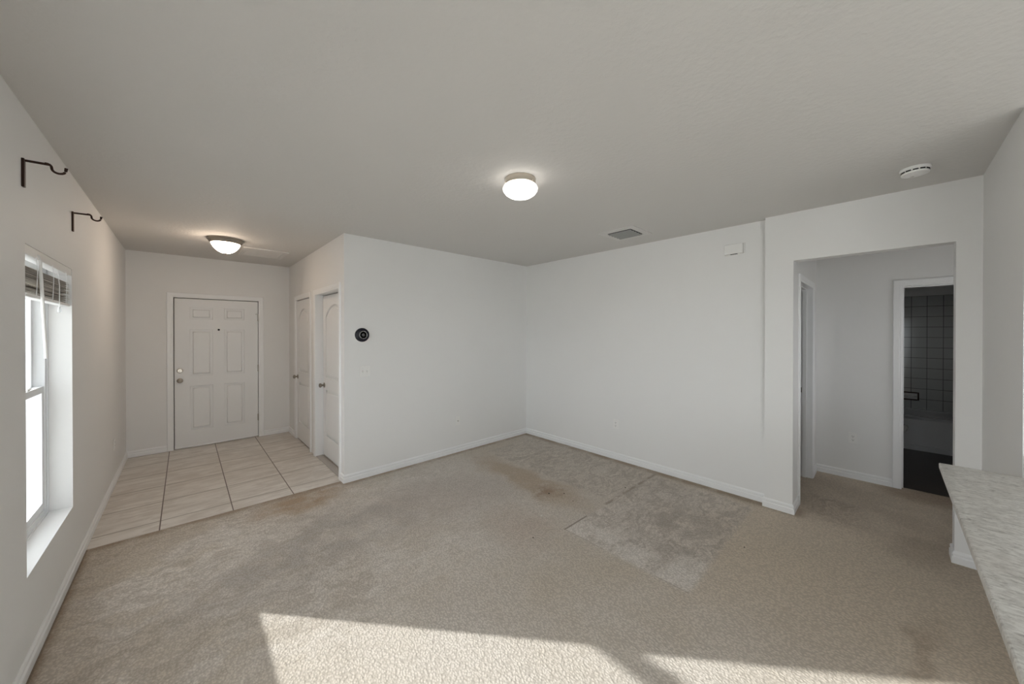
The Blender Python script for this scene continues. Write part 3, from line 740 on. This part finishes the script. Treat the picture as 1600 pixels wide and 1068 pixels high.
def plate(parent, w, h):
    return MB().box((-w / 2, -0.006, -h / 2), (w / 2, 0, h / 2), 0.0025, 3).build('cover_plate', 'plastic', parent)
r = wall_frame('light_switch', (1.446, YT, 1.167), '-y'); tag(r, 'white two-gang toggle switch plate below the thermostat', 'light switch')
plate(r, 0.116, 0.116)
for xx, up in ((-0.023, -1), (0.023, 1)):
    MB().box((xx - 0.0055, -0.0068, -0.0125), (xx + 0.0055, -0.006, 0.0125)).build('toggle_slot', 'grille', r)
    MB().box((-0.0038, -0.013, -0.004), (0.0038, 0, 0.004), 0.001, mat=Matrix.Translation((xx, -0.006, 0.004 * up)) @ Matrix.Rotation(-0.5 * up, 4, 'X')).build('toggle', 'plastic', r)
    for z in (-0.030, 0.030): MB().lathe([(0, 0), (0.003, 0), (0.002, 0.001), (0, 0.001)], 10, Matrix.Translation((xx, -0.006, z)) @ RY).build('screw', 'grille', r)
def duplex(loc, facing, label):
    r = wall_frame('wall_outlet', loc, facing); tag(r, label, 'wall outlet', 'electrical outlets on the white walls')
    plate(r, 0.072, 0.116)
    for z in (-0.0195, 0.0195):
        f = MB().lathe([(0, 0), (0.0168, 0), (0.0165, 0.0022), (0, 0.0022)], 32, Matrix.Translation((0, -0.006, z)) @ RY, sy=0.86).build('receptacle', 'plastic', r)
        sb = MB().box((-0.0078, -0.0088, z - 0.001), (-0.0056, -0.0081, z + 0.0085)).box((0.0056, -0.0088, z - 0.001), (0.0078, -0.0081, z + 0.0075))
        sb.lathe([(0, 0), (0.0028, 0), (0.0028, 0.0007), (0, 0.0007)], 12, Matrix.Translation((0, -0.0081, z - 0.0068)) @ RY)
        sb.build('socket_slots', 'dark', r)
    MB().lathe([(0, 0), (0.003, 0), (0.002, 0.001), (0, 0.001)], 10, Matrix.Translation((0, -0.006, 0)) @ RY).build('screw', 'grille', r)
duplex((XR, 2.337, 0.440), '-x', 'white wall outlet under the chime box wall, low beside the carpet')
duplex((XH, 0.262, 0.440), '-x', 'white wall outlet in the shaded hallway beside the bathroom door')
duplex((XL, 5.53, 0.425), '+x', 'white wall outlet on the window wall near the foyer')
r = wall_frame('cable_outlet', (2.664, YT, 0.414), '-y'); tag(r, 'white coaxial cable plate with one dark jack under the thermostat wall', 'cable outlet')
plate(r, 0.072, 0.116)
MB().lathe([(0, 0), (0.0065, 0), (0.006, 0.004), (0.0048, 0.005), (0.0048, 0.011), (0.003, 0.011), (0, 0.009)], 20, Matrix.Translation((0, -0.006, 0)) @ RY).build('coaxial_jack', 'nickel_dark', r)

# ------------------------------------------------------------------ countertop
def outline(d):
    return [(0.70 + d, -1.12 + d), (XG - d * 0.2, -1.12 + d), (XG - d * 0.2, YG + 0.001), (2.868 - d, YG + 0.001 + d), (2.868 - d, -0.18 - d), (0.70 + d, -0.18 - d)]
mb = MB().sweep([[(a, b, z) for a, b in outline(d)] for d, z in ((0.004, 0.885), (0.0012, 0.8865), (0.0, 0.890), (0.0, 0.910), (0.0012, 0.9135), (0.004, 0.915))])
tag(mb.build('countertop', 'counter'), 'grey speckled countertop slab reaching in from the picture edge', 'countertop')
tag(MB().box((XG - 0.015, YG - 0.119, 0.9155), (XG - 0.0003, YG - 0.004, 1.017), 0.002).build('backsplash', 'counter'), 'short grey speckled backsplash strip on the wall end by the countertop', 'backsplash')
base = empty('base_cabinet', (0, 0, 0)); tag(base, 'white kitchen base cabinet behind the half wall', 'cabinet')
MB().box((0.76, -1.07, 0.10), (2.84, -0.55, 0.885)).box((0.78, -1.02, 0.0), (2.82, -0.55, 0.10)).build('cabinet_body', 'trim', base)
for k in range(4):
    xa = 0.78 + k * 0.515
    dr = MB().box((xa, -1.090, 0.13), (xa + 0.50, -1.0705, 0.86), 0.004).build('cabinet_door', 'trim', base)
    MB().tube([(xa + 0.45, -1.092, 0.70), (xa + 0.45, -1.115, 0.705), (xa + 0.45, -1.115, 0.795), (xa + 0.45, -1.092, 0.80)], 0.005, 8).build('cabinet_handle', 'nickel', dr)

# ------------------------------------------------------------------ bathroom fittings
r = empty('bathtub', (7.59, -0.19, 0)); tag(r, 'white alcove bathtub with plain apron beyond the bathroom doorway', 'bathtub')
g = bmesh.new()
X0, X1, Y0, Y1 = -0.37, 0.368, -0.748, 0.748
def rr(x0, x1, y0, y1, z, rad, n=8):
    out = []
    for (ccx, ccy, a0) in ((x1 - rad, y1 - rad, 0), (x0 + rad, y1 - rad, PI / 2), (x0 + rad, y0 + rad, PI), (x1 - rad, y0 + rad, 1.5 * PI)):
        for k in range(n + 1):
            a = a0 + PI / 2 * k / n; out.append((ccx + rad * math.cos(a), ccy + rad * math.sin(a), z))
    return out
loops = [rr(X0 + 0.02, X1, Y0, Y1, 0.0, 0.004), rr(X0 + 0.02, X1, Y0, Y1, 0.055, 0.004), rr(X0 + 0.034, X1, Y0, Y1, 0.07, 0.004), rr(X0 + 0.034, X1, Y0, Y1, 0.415, 0.004), rr(X0 + 0.008, X1, Y0, Y1, 0.435, 0.008), rr(X0, X1, Y0, Y1, 0.450, 0.012), rr(X0 + 0.008, X1 - 0.006, Y0 + 0.006, Y1 - 0.006, 0.460, 0.012),
         rr(X0 + 0.062, X1 - 0.062, Y0 + 0.075, Y1 - 0.075, 0.460, 0.12), rr(X0 + 0.080, X1 - 0.080, Y0 + 0.10, Y1 - 0.095, 0.440, 0.12), rr(X0 + 0.11, X1 - 0.11, Y0 + 0.16, Y1 - 0.14, 0.16, 0.13), rr(X0 + 0.16, X1 - 0.16, Y0 + 0.24, Y1 - 0.20, 0.12, 0.12)]
L_ = [[g.verts.new(p) for p in lp] for lp in loops]
for A, B in zip(L_, L_[1:]):
    for k in range(len(A)): g.faces.new((A[k], A[(k + 1) % len(A)], B[(k + 1) % len(B)], B[k]))
g.faces.new(L_[0][::-1]); g.faces.new(L_[-1])
bmesh.ops.recalc_face_normals(g, faces=g.faces[:])
mm = MB(); mm.merge(g); mm.build('tub_shell', 'tub', r, smooth=True)
MB().lathe([(0, 0), (0.022, 0), (0.022, 0.002), (0, 0.003)], 24, Matrix.Translation((0, 0.40, 0.1205))).build('drain', 'chrome', r)

r = empty('soap_dish', (7.96, -0.222, 0.645)); tag(r, 'dark rimmed wall soap dish with bar on the tile above the tub', 'soap dish')
fm = ringmesh(0.010, 0.010, 0.0, 0.0, 0, 0); fm.bm.free()
b = MB()
for (a, c) in (((-0.024, -0.088, -0.060), (0, -0.072, 0.060)), ((-0.024, 0.072, -0.060), (0, 0.088, 0.060)), ((-0.024, -0.072, 0.044), (0, 0.072, 0.060)), ((-0.034, -0.072, -0.060), (0, 0.072, -0.044))): b.box(a, c, 0.005)
b.build('dish_rim', 'bronze', r)
MB().box((-0.006, -0.0715, -0.0435), (0, 0.0715, 0.0435)).build('dish_back', 'porcelain', r)
MB().tube([(-0.020, -0.072, -0.004), (-0.026, -0.05, -0.004), (-0.026, 0.05, -0.004), (-0.020, 0.072, -0.004)], 0.006, 10).build('grab_bar', 'chrome', r, smooth=True)

r = empty('toilet', (6.62, 0.185, 0)); tag(r, 'white toilet mostly hidden behind the bathroom door casing', 'toilet')
# bowl faces -y
def ell(cx_, cy_, rx, ry, z, n=32): return [(cx_ + rx * math.cos(2 * PI * k / n), cy_ + ry * math.sin(2 * PI * k / n), z) for k in range(n)]
b = MB().sweep([ell(0, 0.06, 0.11, 0.20, 0.0), ell(0, 0.06, 0.105, 0.19, 0.06), ell(0, 0.03, 0.10, 0.17, 0.16), ell(0, -0.03, 0.15, 0.22, 0.27), ell(0, -0.10, 0.185, 0.245, 0.36), ell(0, -0.10, 0.185, 0.25, 0.395)])
b.build('bowl', 'porcelain', r, smooth=True)
MB().sweep([ell(0, -0.10, 0.19, 0.255, 0.3955), ell(0, -0.10, 0.192, 0.258, 0.405), ell(0, -0.10, 0.190, 0.255, 0.415)]).build('seat', 'porcelain', r, smooth=True)
MB().sweep([ell(0, -0.10, 0.188, 0.253, 0.4155), ell(0, -0.10, 0.188, 0.253, 0.425), ell(0, -0.10, 0.170, 0.235, 0.434)]).build('lid', 'porcelain', r, smooth=True)
MB().box((-0.21, 0.165, 0.36), (0.21, 0.36, 0.74), 0.02, 3).build('tank', 'porcelain', r)
MB().box((-0.22, 0.155, 0.7405), (0.22, 0.368, 0.775), 0.008).build('tank_lid', 'porcelain', r)
MB().tube([(-0.16, 0.160, 0.68), (-0.16, 0.150, 0.68), (-0.11, 0.148, 0.675)], 0.006, 8).build('flush_lever', 'chrome', r)

# ------------------------------------------------------------------ litter on the carpet
g = MB().box((-0.014, -0.004, 0), (0.010, 0.004, 0.003), 0.001, mat=Matrix.Rotation(0.5, 4, 'Z')); g.box((-0.002, -0.003, 0.0), (0.018, 0.004, 0.002), 0.0008, mat=Matrix.Rotation(-0.3, 4, 'Z'))
o = g.build('lint_scrap', 'lint'); o.location = (2.238, 2.062, 0.0); tag(o, 'small white lint scrap lying on the stained carpet', 'lint')
o.location = (2.267, 2.056, 0.0)
crumb0 = None
for px_, py_, k_ in ((2.628, 2.284, 1.2), (2.738, 2.181, 1.0), (1.972, 1.875, 0.9), (3.298, 1.835, 1.1), (3.027, 0.724, 0.8), (2.68, 2.03, 0.7)):
    if crumb0 is None:
        g = bmesh.new(); bmesh.ops.create_icosphere(g, subdivisions=2, radius=0.007)
        for v_ in g.verts: v_.co *= random.uniform(0.7, 1.15); v_.co.z = v_.co.z * 0.45 + 0.003
        mm = MB(); mm.merge(g); o = mm.build('dirt_crumb', 'rust'); crumb0 = o
    else:
        o = crumb0.copy(); COL.objects.link(o)
    o.location = (px_, py_, 0.0); o.scale = (k_, k_, k_); o.rotation_euler = (0, 0, random.uniform(0, 6))
    tag(o, 'tiny dark dirt crumb lying on the stained beige carpet', 'dirt crumb', 'dirt crumbs on the carpet')
